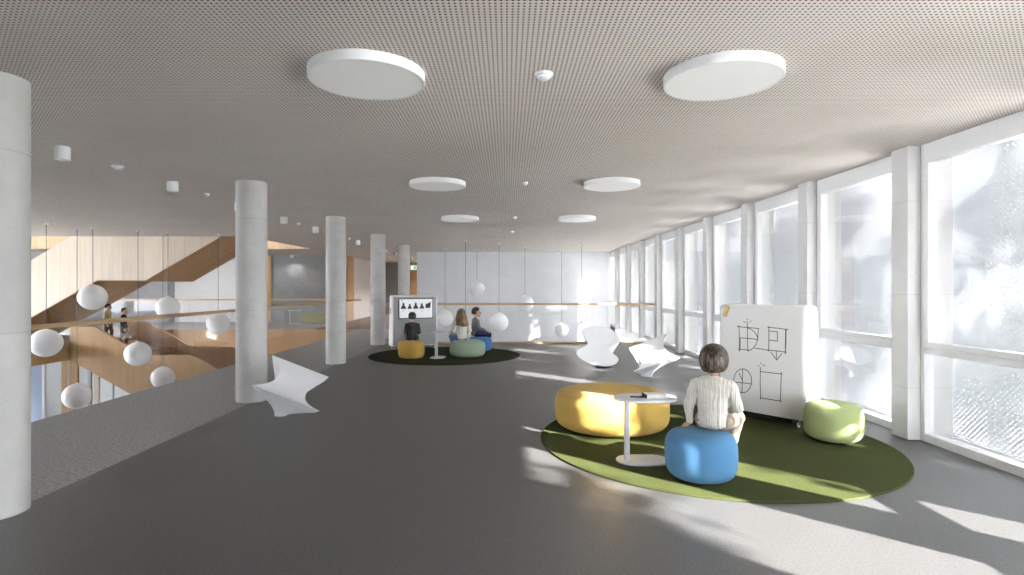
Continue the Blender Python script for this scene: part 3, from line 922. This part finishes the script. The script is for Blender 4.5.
Q0 = Vector((-2.97, 14.70, RZ)); LB = 1.22
sb = empty('mobile_screen_board', Q0, R(24), 'grey felt mobile board with a display screen, facing the three children', 'screen board')
obj('panel', board_body(LB, 1.41, .45, .32, .085), M['white'], sb, 35)
obj('felt_front', box(.035, LB-.035, -.012, .002, .11, 1.37, .02, 3), M['felt'], sb, 40)
for cx in (.08, LB-.08):
    for cy in (.06, .39): caster(sb, cx, cy, .085)
obj('side_grip', box(-.006, .002, .14, .19, .93, 1.08, .004, 1), M['dark'], sb)['label'] = 'black grip recess on the board side'
ds = obj('display', box(.16, 1.08, -.055, -.012, .80, 1.33, .006, 1), M['dark'], sb)
obj('picture', box(.178, 1.062, -.0565, -.055, .818, 1.312), M['screen_lit'], ds)
bm = bmesh.new(); bg = bmesh.new()
def shp(b, pts, y0=-.0585, y1=-.0564):
    add_prism(b, pts, 'y', y0, y1)
def blob(b, cx, cz, rx, rz_, n=16): shp(b, [(cx+rx*math.cos(2*PI*i/n), cz+rz_*math.sin(2*PI*i/n)) for i in range(n)])
for k, cx in enumerate((.285,.45,.61,.775)):
    s_ = (1.15,.95,1.15,1.05)[k]; z0 = 1.06
    shp(bm, [(cx-.062*s_,z0),(cx+.062*s_,z0),(cx+.05*s_,z0+.045*s_),(cx+.018*s_,z0+.085*s_),(cx-.018*s_,z0+.085*s_),(cx-.05*s_,z0+.045*s_)])
    blob(bm, cx, z0+.105*s_, .026*s_, .03*s_)
    for j in range(2): shp(bg, [(cx-.05,1.03-j*.035),(cx+.04-j*.02,1.03-j*.035),(cx+.04-j*.02,1.022-j*.035),(cx-.05,1.022-j*.035)])
cx = .945
shp(bm, [(cx-.075,1.075),(cx+.055,1.075),(cx+.055,1.09),(cx+.01,1.10),(cx+.045,1.15),(cx+.075,1.255),(cx+.02,1.20),(cx-.01,1.225),(cx-.02,1.18),(cx-.07,1.195),(cx-.055,1.14),(cx-.02,1.10),(cx-.075,1.09)])
shp(bg, [(cx-.03,1.03),(cx+.02,1.03),(cx+.02,1.022),(cx-.03,1.022)])
shp(bm, [(.22,1.285),(.275,1.285),(.275,1.272),(.22,1.272)])
for x0, x1, z in ((.24,.31,1.235),(.25,.31,1.215),(.56,.61,1.24),(.57,.64,1.215)): shp(bg, [(x0,z),(x1,z),(x1,z-.012),(x0,z-.012)])
for b in (bm, bg): bmesh.ops.triangulate(b, faces=[f for f in b.faces if len(f.verts) > 4])
obj('silhouettes', bm, M['silhouette'], ds); obj('captions', bg, M['grey_print'], ds)

# ------------------------------------------------------------------ people
ICO = None
def ico_dirs():
    global ICO
    if ICO is None:
        b = bmesh.new(); bmesh.ops.create_icosphere(b, subdivisions=2, radius=1); ICO = [v.co.copy() for v in b.verts]; b.free()
    return ICO
def add_hull(bm, balls):
    """convex hull of balls [(centre, radius or (rx,ry,rz))]"""
    t = bmesh.new()
    for c, r in balls:
        c = Vector(c); r = (r,r,r) if not isinstance(r, (tuple, list)) else r
        for d in ico_dirs(): t.verts.new((c.x+d.x*r[0], c.y+d.y*r[1], c.z+d.z*r[2]))
    res = bmesh.ops.convex_hull(t, input=t.verts[:])
    junk = list({g for g in res['geom_interior']+res['geom_unused'] if isinstance(g, bmesh.types.BMVert) and g.is_valid})
    if junk: bmesh.ops.delete(t, geom=junk, context='VERTS')
    loose = [v for v in t.verts if not v.link_faces]
    if loose: bmesh.ops.delete(t, geom=loose, context='VERTS')
    mp = {v: bm.verts.new(v.co) for v in t.verts}
    for f in t.faces: bm.faces.new([mp[v] for v in f.verts])
    t.free()
def chain(bm, pts):
    for a, b in zip(pts[:-1], pts[1:]): add_hull(bm, [a, b])
def fused(bm, voxel, smooth=5, factor=.5):
    bmesh.ops.recalc_face_normals(bm, faces=bm.faces[:])
    me = bpy.data.meshes.new('tmp'); bm.to_mesh(me); bm.free()
    o = bpy.data.objects.new('tmp', me); COL.objects.link(o)
    m = o.modifiers.new('r', 'REMESH'); m.mode = 'VOXEL'; m.voxel_size = voxel
    if smooth:
        s = o.modifiers.new('s', 'SMOOTH'); s.factor = factor; s.iterations = smooth
    dg = bpy.context.evaluated_depsgraph_get(); dg.update()
    out = bpy.data.meshes.new_from_object(o.evaluated_get(dg))
    bpy.data.objects.remove(o); bpy.data.meshes.remove(me)
    out.materials.clear()
    return out
def wrinkle(me, amp, scale, rib=0, ribn=0):
    me.update()
    for v in me.vertices:
        n = v.normal
        d = amp*(noise.noise(v.co*scale) + .5*noise.noise(v.co*scale*2.3))
        if rib: d += rib*math.sin(v.co.x*ribn + 1.5*noise.noise(v.co*12))
        v.co = v.co + n*d
    return me

def hand(bm, wrist, d, n, s, side, curl=.35):
    """five-fingered hand: d along the hand, n out of the back of the hand, side=+1 puts the thumb on the +d x n side"""
    d = Vector(d).normalized(); n = (Vector(n) - d*Vector(n).dot(d)).normalized(); t = d.cross(n)*side
    w = Vector(wrist)
    pal = .068*s
    for k in (-1, 1):
        pass
    add_hull(bm, [(w, .017*s), (w+d*pal*.45+t*.012*s, .015*s), (w+d*pal*.45-t*.012*s, .014*s)])
    add_hull(bm, [(w+d*pal*.35+t*.018*s, .012*s), (w+d*pal*.35-t*.018*s, .011*s), (w+d*pal+t*.024*s, .0095*s), (w+d*pal-t*.024*s, .0085*s)])
    for i, (off, ln) in enumerate(((.026,.058),(.009,.065),(-.009,.060),(-.025,.047))):
        p0 = w+d*pal*.95+t*off*s; c = curl*(1+.15*i)
        dd = (d + t*(off*2.2)).normalized()
        d1 = (dd*math.cos(c) - n*math.sin(c)); d2 = (dd*math.cos(c*2.2) - n*math.sin(c*2.2))
        p1 = p0+d1*ln*.5*s; p2 = p1+d2*ln*.5*s
        chain(bm, [(p0,.0085*s),(p1,.0078*s),(p2,.0066*s)])
    a = w+d*pal*.30+t*.020*s; b = a+(d*.6+t*.75-n*.2).normalized()*.032*s; c_ = b+(d*.92+t*.25-n*.3).normalized()*.028*s
    chain(bm, [(a,.0115*s),(b,.0092*s),(c_,.0075*s)])

def hair_mesh(c, rad, hem, yaw, grooves=0, flare=0.0, thick=.012, taper=.5, nphi=120, nv=30):
    """hair shell round the head: hem(phi) = height of the hair edge relative to head centre (phi=0 is the face)"""
    rx, ry, rz = rad; bm = bmesh.new(); outer = []; inner = []
    for k, (grid, sh) in enumerate(((outer, 0), (inner, thick))):
        for j in range(nv+1):
            row = []
            for i in range(nphi):
                phi = 2*PI*i/nphi
                hz = hem(phi)
                zt = rz - sh
                v = j/nv
                if hz >= 0:
                    th = v*math.acos(max(-1, min(1, hz/rz)))
                    z = zt*math.cos(th); q = math.sin(th)
                else:
                    sp = PI/2*rz; tot = sp - hz
                    dlen = v*tot
                    if dlen < sp: th = dlen/rz; z = zt*math.cos(th); q = math.sin(th)
                    else:
                        z = -(dlen-sp); u = -z/rz
                        q = 1 + flare*u - taper*.22*u*u if u < 1.4 else 1 + flare*u - taper*.22*1.96
                g = 0
                if grooves and k == 0: g = .0035*math.sin(grooves*phi + 2.5*noise.noise(Vector((math.cos(phi)*2, math.sin(phi)*2, z*5))))*min(1, 2*q)
                x = (rx-sh+g)*q*math.sin(phi); y = (ry-sh+g)*q*math.cos(phi)
                p = Vector((x, y, z)); p.rotate(Matrix.Rotation(yaw, 3, 'Z'))
                row.append(bm.verts.new(p + Vector(c)))
            grid.append(row)
    for grid in (outer, inner):
        for j in range(nv):
            for i in range(nphi):
                bm.faces.new((grid[j][i], grid[j][(i+1)%nphi], grid[j+1][(i+1)%nphi], grid[j+1][i]))
    for i in range(nphi):
        bm.faces.new((outer[nv][i], outer[nv][(i+1)%nphi], inner[nv][(i+1)%nphi], inner[nv][i]))
    bmesh.ops.remove_doubles(bm, verts=bm.verts[:], dist=2e-4)
    return bm

def person(loc, rz, label, s, J, skin, top_m, leg_m, shoe_m, hair_m, hairkind, vox=.005, knit=False, headyaw=0.0, hood=False, group=None, collar=None):
    """J: joints in metres for s=1, x right, y forward, z up from the seat (or ground)"""
    root = empty('person', loc, rz, label, 'person', group)
    V = lambda p: Vector(p)*s
    pel, wai, che, nek, hd = (V(J[k]) for k in ('pelvis','waist','chest','neck','head'))
    hy = Matrix.Rotation(headyaw, 3, 'Z')
    hs = J.get('headscale', 1.0); HSZ = s*hs
    def H(p): return hd + hy @ (Vector(p)*HSZ)
    sh = {q: V(J['shoulder'+q]) for q in 'LR'}; el = {q: V(J['elbow'+q]) for q in 'LR'}; wr = {q: V(J['wrist'+q]) for q in 'LR'}
    hp = {q: V(J['hip'+q]) for q in 'LR'}; kn = {q: V(J['knee'+q]) for q in 'LR'}; an = {q: V(J['ankle'+q]) for q in 'LR'}
    # ---- body
    bm = bmesh.new()
    add_hull(bm, [(pel,(.105*s,.08*s,.075*s)), (wai,(.092*s,.068*s,.06*s))])
    add_hull(bm, [(wai,(.092*s,.068*s,.06*s)), (che,(.112*s,.075*s,.08*s))])
    add_hull(bm, [(che,(.11*s,.07*s,.08*s)), (sh['L'],.04*s), (sh['R'],.04*s), (nek-Vector((0,0,.02*s)),.04*s)])
    add_hull(bm, [(nek,.037*s), (H((0,-.012,-.05)),.036*s)])
    # head: skull, face and jaw
    add_hull(bm, [(H((0,-.012,.022)),(.069*HSZ,.080*HSZ,.080*HSZ)), (H((0,.022,.0)),(.060*HSZ,.058*HSZ,.066*HSZ))])
    add_hull(bm, [(H((0,.02,-.02)),(.056*HSZ,.055*HSZ,.05*HSZ)), (H((0,.046,-.078)),(.026*HSZ,.024*HSZ,.02*HSZ))])
    add_hull(bm, [(H((0,.078,.008)),.008*HSZ), (H((0,.098,-.022)),.0095*HSZ), (H((0,.074,-.03)),(.017*HSZ,.01*HSZ,.008*HSZ))])   # nose
    add_hull(bm, [(H((-.014,.073,-.050)),.0075*HSZ), (H((.014,.073,-.050)),.0075*HSZ)])                          # mouth
    add_hull(bm, [(H((-.03,.066,.020)),.009*HSZ), (H((.03,.066,.020)),.009*HSZ)])                                 # brow
    for q in (-1, 1):
        add_hull(bm, [(H((q*.070,-.008,.012)),(.008*HSZ,.016*HSZ,.018*HSZ)), (H((q*.068,-.004,-.018)),(.007*HSZ,.010*HSZ,.010*HSZ))])   # ears
    for q, sg in (('L',-1),('R',1)):
        chain(bm, [(sh[q],.037*s),(el[q],.029*s),(wr[q],.020*s)])
        hd_ = J['hand'+q]
        hand(bm, wr[q], hd_[0], hd_[1], s*1.0, hd_[2], hd_[3])
        chain(bm, [(hp[q],.068*s),(kn[q],.046*s)])
        mid = kn[q].lerp(an[q], .3)
        chain(bm, [(kn[q],.044*s),(mid,.042*s),(an[q],.028*s)])
        fd = Vector(J['foot'+q]).normalized()
        add_hull(bm, [(an[q]-Vector((0,0,.03*s)),.026*s), (an[q]+fd*.11*s-Vector((0,0,.045*s)),.018*s)])
    obj('body', fused(bm, vox*s, 4), skin, root, 180)
    # ---- eyes and lips
    for q in (-1, 1):
        b = bmesh.new(); add_lathe(b, [(.009*HSZ*math.sin(PI*i/8), -.009*HSZ*math.cos(PI*i/8)) for i in range(9)], 12, c=H((q*.026,.0705,.004)))
        bmesh.ops.remove_doubles(b, verts=b.verts[:], dist=1e-5); obj('eye', b, M['eye'], root, 180)
    b = bmesh.new(); add_hull(b, [(H((-.015,.0775,-.052)),.0048*HSZ), (H((0,.081,-.051)),.005*HSZ), (H((.015,.0775,-.052)),.0048*HSZ)]); obj('lips', b, M['lip'], root, 180)
    # ---- top
    g = .013*s
    bm = bmesh.new()
    hem = pel + Vector((0,0,.0)) if 'hem' not in J else V(J['hem'])
    add_hull(bm, [(hem,(.128*s,.098*s,.05*s)), (wai,(.118*s,.090*s,.06*s))])
    add_hull(bm, [(wai,(.118*s,.090*s,.06*s)), (che,(.126*s,.088*s,.08*s))])
    add_hull(bm, [(che,(.122*s,.085*s,.085*s)), (sh['L'],.052*s), (sh['R'],.052*s), (nek-Vector((0,0,.022*s)),.05*s)])
    add_hull(bm, [(nek-Vector((0,0,.02*s)),.05*s), (nek+Vector((0,0,.006*s)),(.045*s,.045*s,.012*s))])
    if hood:
        b_ = -(V(J['forward']) if 'forward' in J else Vector((0,1,0)))*.06*s
        add_hull(bm, [(nek+b_+Vector((-.05*s,0,-.02*s)),.034*s), (nek+b_+Vector((.05*s,0,-.02*s)),.034*s), (nek+b_*1.25+Vector((0,0,-.06*s)),.03*s)])
    for q in 'LR':
        cuff = wr[q].lerp(el[q], .10)
        m1 = sh[q].lerp(el[q], .55)
        chain(bm, [(sh[q],.053*s),(m1,.047*s),(el[q],.044*s),(el[q].lerp(wr[q],.5),.037*s),(cuff,.029*s)])
        add_hull(bm, [(cuff.lerp(el[q],.06),.033*s), (cuff,.031*s)])
    me = fused(bm, vox*1.3*s, 6)
    wrinkle(me, .006*s, 13/s, .0022*s if knit else 0, 210/s)
    obj('sweater', me, top_m, root, 180)
    # ---- trousers
    bm = bmesh.new()
    add_hull(bm, [(pel,(.118*s,.092*s,.07*s)), (hp['L'],.078*s), (hp['R'],.078*s)])
    for q in 'LR':
        chain(bm, [(hp[q],.080*s),(kn[q],.060*s)])
        hemp = an[q].lerp(kn[q], .08)
        chain(bm, [(kn[q],.059*s),(kn[q].lerp(an[q],.45),.055*s),(hemp,.046*s)])
    me = fused(bm, vox*1.3*s, 6); wrinkle(me, .006*s, 11/s)
    obj('trousers', me, leg_m, root, 180)
    # ---- shoes
    for q in 'LR':
        fd = Vector(J['foot'+q]); fd.z = 0; fd.normalize(); a = an[q]; sd = Vector((fd.y,-fd.x,0))
        bm = bmesh.new()
        add_hull(bm, [(a-Vector((0,0,.006*s)),.036*s), (a-Vector((0,0,.052*s))-fd*.02*s,(.033*s,.033*s,.02*s))])
        add_hull(bm, [(a-Vector((0,0,.045*s))-fd*.02*s,.032*s), (a+fd*.06*s-Vector((0,0,.048*s)),(.036*s,.036*s,.028*s)), (a+fd*.125*s-Vector((0,0,.057*s)),(.034*s,.034*s,.02*s))])
        obj('shoe', fused(bm, .005*s, 4), shoe_m, root, 180)
    # ---- hair
    if hairkind == 'bob':
        def hem_f(phi):
            f = math.cos(phi)
            if f > .82: return .045*HSZ
            if f > .45: return .045*HSZ + (-.075*HSZ-.045*HSZ)*((.82-f)/.37)
            return (-.078 - .012*max(0,-f))*HSZ
        bm = hair_mesh(H((0,-.008,.024)), (.089*HSZ,.100*HSZ,.094*HSZ), hem_f, headyaw, 44, .14, .014*HSZ, 2.0)
    elif hairkind == 'long':
        def hem_f(phi):
            f = math.cos(phi)
            if f > .70: return .055*HSZ
            if f > .35: return .055*HSZ + (-.20*HSZ-.055*HSZ)*((.70-f)/.35)
            return (-.19 - .05*max(0,-f) + .012*math.sin(phi*17))*HSZ
        bm = hair_mesh(H((0,-.010,.024)), (.084*HSZ,.094*HSZ,.092*HSZ), hem_f, headyaw, 36, .36, .016*HSZ, .35)
    else:
        def hem_f(phi):
            f = math.cos(phi)
            if f > .6: return .052*HSZ
            if f > .1: return .052*HSZ + (-.005*HSZ-.052*HSZ)*((.6-f)/.5)
            if f > -.25: return .010*HSZ
            return (-.045 - .012*max(0,-f))*HSZ
        bm = hair_mesh(H((0,-.012,.026)), (.078*HSZ,.092*HSZ,.090*HSZ), hem_f, headyaw, 30, -.02, .012*HSZ, .9)
    obj('hair', bm, hair_m, root, 180)
    return root

SEAT = dict(pelvis=(0,0,.075), waist=(0,-.01,.165), chest=(0,-.01,.295), neck=(0,.0,.435), head=(0,.028,.565), forward=(0,1,0), headscale=1.12,
    shoulderL=(-.130,0,.375), shoulderR=(.130,0,.375), elbowL=(-.185,-.02,.215), elbowR=(.185,-.02,.215), wristL=(-.155,.09,.11), wristR=(.155,.09,.11),
    handL=((.15,1,-.35),(0,.2,1),-1,.4), handR=((-.15,1,-.35),(0,.2,1),1,.4), hem=(0,-.01,.065),
    hipL=(-.075,.02,.078), hipR=(.075,.02,.078), kneeL=(-.10,.33,.06), kneeR=(.10,.33,.06), ankleL=(-.10,.36,-.31), ankleR=(.10,.36,-.31), footL=(-.15,1,0), footR=(.15,1,0))
def J(**k): d = dict(SEAT); d.update(k); return d
# child in cream sweater, back to us, on the light blue pouf
SZ = RZ + .395
person((1.775, 4.90, SZ-.012), R(-34), 'person with a brown bob and cream knitted sweater sitting on the light blue pouf', 1.05,
    J(headscale=1.27, shoulderL=(-.138,0,.372), shoulderR=(.138,0,.372), elbowL=(-.195,-.01,.20), wristL=(-.19,.0,.045), handL=((-.35,-.25,-.30),(-.2,-.2,1),1,.55),
      elbowR=(.19,.03,.205), wristR=(.10,.20,.135), handR=((-.1,1,-.3),(.1,.3,1),1,.4),
      kneeR=(.115,.365,.05), ankleR=(.03,.37,-.302), kneeL=(-.07,.35,.05), ankleL=(-.10,.38,-.302), footR=(-.1,1,0)),
    M['skin'], M['knit'], M['beige'], M['shoe'], M['hair_bob'], 'bob', .0045, True, R(3))
# boy in charcoal hoodie on the ochre pouf
person((-2.165, 13.0, RZ+.395), R(8), 'person with short brown hair in a charcoal hooded top on the ochre pouf', .95,
    J(headscale=1.2, elbowL=(-.165,.0,.21), elbowR=(.165,.0,.21), wristL=(-.09,.22,.13), wristR=(.09,.22,.13)), M['skin_fair'], M['charcoal'], M['brown'], M['shoe_dark'], M['hair_brown'], 'short', .006, False, 0, True)
# blond girl on the grey green pouf
person((-1.06, 13.30, RZ+.38), R(24), 'person with long blond hair in off-white top and jeans on the wide pouf', 1.07,
    J(headscale=1.16, shoulderL=(-.138,0,.372), shoulderR=(.138,0,.372), elbowL=(-.19,.03,.21), wristL=(-.18,.17,.16), handL=((-.2,1,.25),(-.6,0,1),1,.5), kneeL=(-.16,.24,.07), ankleL=(-.06,.22,-.283), kneeR=(.08,.30,.06), ankleR=(.03,.26,-.283)), M['skin_fair'], M['offwhite'], M['denim'], M['shoe'], M['hair_blond'], 'long', .006)
# boy in grey in profile on the deep blue pouf
person((-.80, 14.48, RZ+.358), R(-70), 'person with black hair in a grey sweater, in profile on the deep blue pouf', 1.09,
    J(headscale=1.17, elbowL=(-.175,.02,.22), elbowR=(.175,.03,.22), wristR=(.12,.20,.15), wristL=(-.12,.20,.15), kneeL=(-.10,.31,.05), ankleL=(-.12,.20,-.268), kneeR=(.08,.31,.05), ankleR=(.02,.20,-.268)), M['skin'], M['greymarl'], M['navy'], M['shoe_dark'], M['hair_black'], 'short', .006)
# two children on the stair
STAND = dict(pelvis=(0,0,.70), waist=(0,0,.80), chest=(0,0,.94), neck=(0,.005,1.085), head=(0,.025,1.20), hem=(0,0,.68),
    shoulderL=(-.122,0,1.03), shoulderR=(.122,0,1.03), elbowL=(-.16,-.02,.83), elbowR=(.16,-.02,.83), wristL=(-.16,.06,.66), wristR=(.16,.06,.66),
    handL=((0,.3,-1),(-1,0,0),1,.4), handR=((0,.3,-1),(1,0,0),1,.4), hipL=(-.07,0,.68), hipR=(.07,0,.68), kneeL=(-.075,.08,.38), kneeR=(.075,-.02,.36),
    ankleL=(-.075,.03,.075), ankleR=(.075,-.10,.085), footL=(0,1,0), footR=(0,1,0))
person((-12.80, 18.25, -.165), R(-85), 'person in a pale yellow top and brown trousers behind on the lower stair', .97, STAND,
    M['skin'], M['paleyellow'], M['brown'], M['shoe_dark'], M['hair_brown'], 'short', .007, group=None)
person((-12.33, 18.30, -.33), R(-70), 'person in a black top and brown trousers in front on the lower stair', 1.0, STAND,
    M['skin_fair'], M['black_cloth'], M['brown'], M['shoe_dark'], M['hair_brown'], 'short', .007, group=None)

# ------------------------------------------------------------------ trees outside the windows
def make_tree():
    rnd = random.Random(3)
    t = empty('tree', (0,0,0))
    bm = bmesh.new()
    add_tube(bm, [(0,0,0),(.05,.03,2),(-.05,.05,4),(.02,0,6.5),(0,.05,9)], [.19,.16,.13,.08,.03], 10)
    tips = []
    for i in range(34):
        z = 2.6 + 7.2*rnd.random(); a = rnd.random()*2*PI; L = (.8+.75*rnd.random())*(1.15-abs(z-6)/6)
        p0 = Vector((0,0,z)); p1 = p0+Vector((math.cos(a)*L*.5, math.sin(a)*L*.5, .35*L)); p2 = p0+Vector((math.cos(a)*L, math.sin(a)*L, .45*L+.1))
        add_tube(bm, [p0,p1,p2], [.05,.03,.012], 6); tips += [p1, p2, p1.lerp(p2,.5)]
    obj('trunk', bm, M['bark'], t, 60)
    bm = bmesh.new()
    for c in tips:
        for k in range(34):
            d = Vector((rnd.gauss(0,.21), rnd.gauss(0,.21), rnd.gauss(0,.11)))
            p = c+d; s = .07+.07*rnd.random()
            u = Vector((rnd.uniform(-1,1), rnd.uniform(-1,1), rnd.uniform(-.6,.6))).normalized(); w_ = u.orthogonal().normalized()
            w_.rotate(Matrix.Rotation(rnd.random()*6.28, 3, u))
            n_ = u.cross(w_)*.12*s
            bm.faces.new([bm.verts.new(p+q) for q in (-u*s, w_*s*.5+n_, u*s)])
            bm.faces.new([bm.verts.new(p+q) for q in (u*s, -w_*s*.5+n_, -u*s)])
    obj('foliage', bm, M['leaf'], t)['kind'] = 'stuff'
    return t
tr = make_tree()
for i, (x, y, a, s) in enumerate(((9.9,-9.6,70,1.15),(10.3,-5.5,140,1.1),(9.7,-.2,200,1.18),(10.2,3.7,265,1.15),(9.7,7.8,320,1.2),(10.3,11.9,20,1.15),(9.8,16.0,100,1.12),(10.2,20.1,170,1.1))):
    o = tr if i == 0 else dup(tr)
    o.location = (x, y, -4.3); o.rotation_euler = (0,0,R(a)); o.scale = (s,s,s)
    tag(o, 'leafy tree standing outside the window wall, shading the sun screens', 'tree', 'trees outside the windows')

# ------------------------------------------------------------------ light, camera, view
wd = bpy.data.worlds.new('sky'); sc.world = wd; wd.use_nodes = True
nt = wd.node_tree; bg_ = nt.nodes['Background']
bg_.inputs['Color'].default_value = (.90,.95,1.0,1); bg_.inputs['Strength'].default_value = 5.6
sun = bpy.data.lights.new('sun', 'SUN'); sun.energy = 12.5; sun.angle = R(.6); sun.color = (1,.965,.91)
so = bpy.data.objects.new('sun', sun); COL.objects.link(so)
so.rotation_euler = Vector((-1, .94, -.667)).to_track_quat('-Z', 'Y').to_euler()
so.location = (30,-28,20)

cam = bpy.data.cameras.new('camera'); cam.sensor_width = 36; cam.lens = 36*F/1024
cam.shift_x = (512-VX)/1024; cam.clip_start = .05; cam.clip_end = 300
co = bpy.data.objects.new('camera', cam); COL.objects.link(co)
co.location = (0,0,EYE); co.rotation_euler = (PI/2,0,0)
sc.camera = co

vs = sc.view_settings
vs.view_transform = 'Standard'; vs.look = 'None'; vs.gamma = 1; vs.use_curve_mapping = False
vs.exposure = 2.3
cy = sc.cycles
cy.max_bounces = 14; cy.diffuse_bounces = 8; cy.glossy_bounces = 4; cy.transmission_bounces = 8; cy.transparent_max_bounces = 24
cy.sample_clamp_indirect = 12; cy.caustics_reflective = False; cy.caustics_refractive = False
cy.use_denoising = True
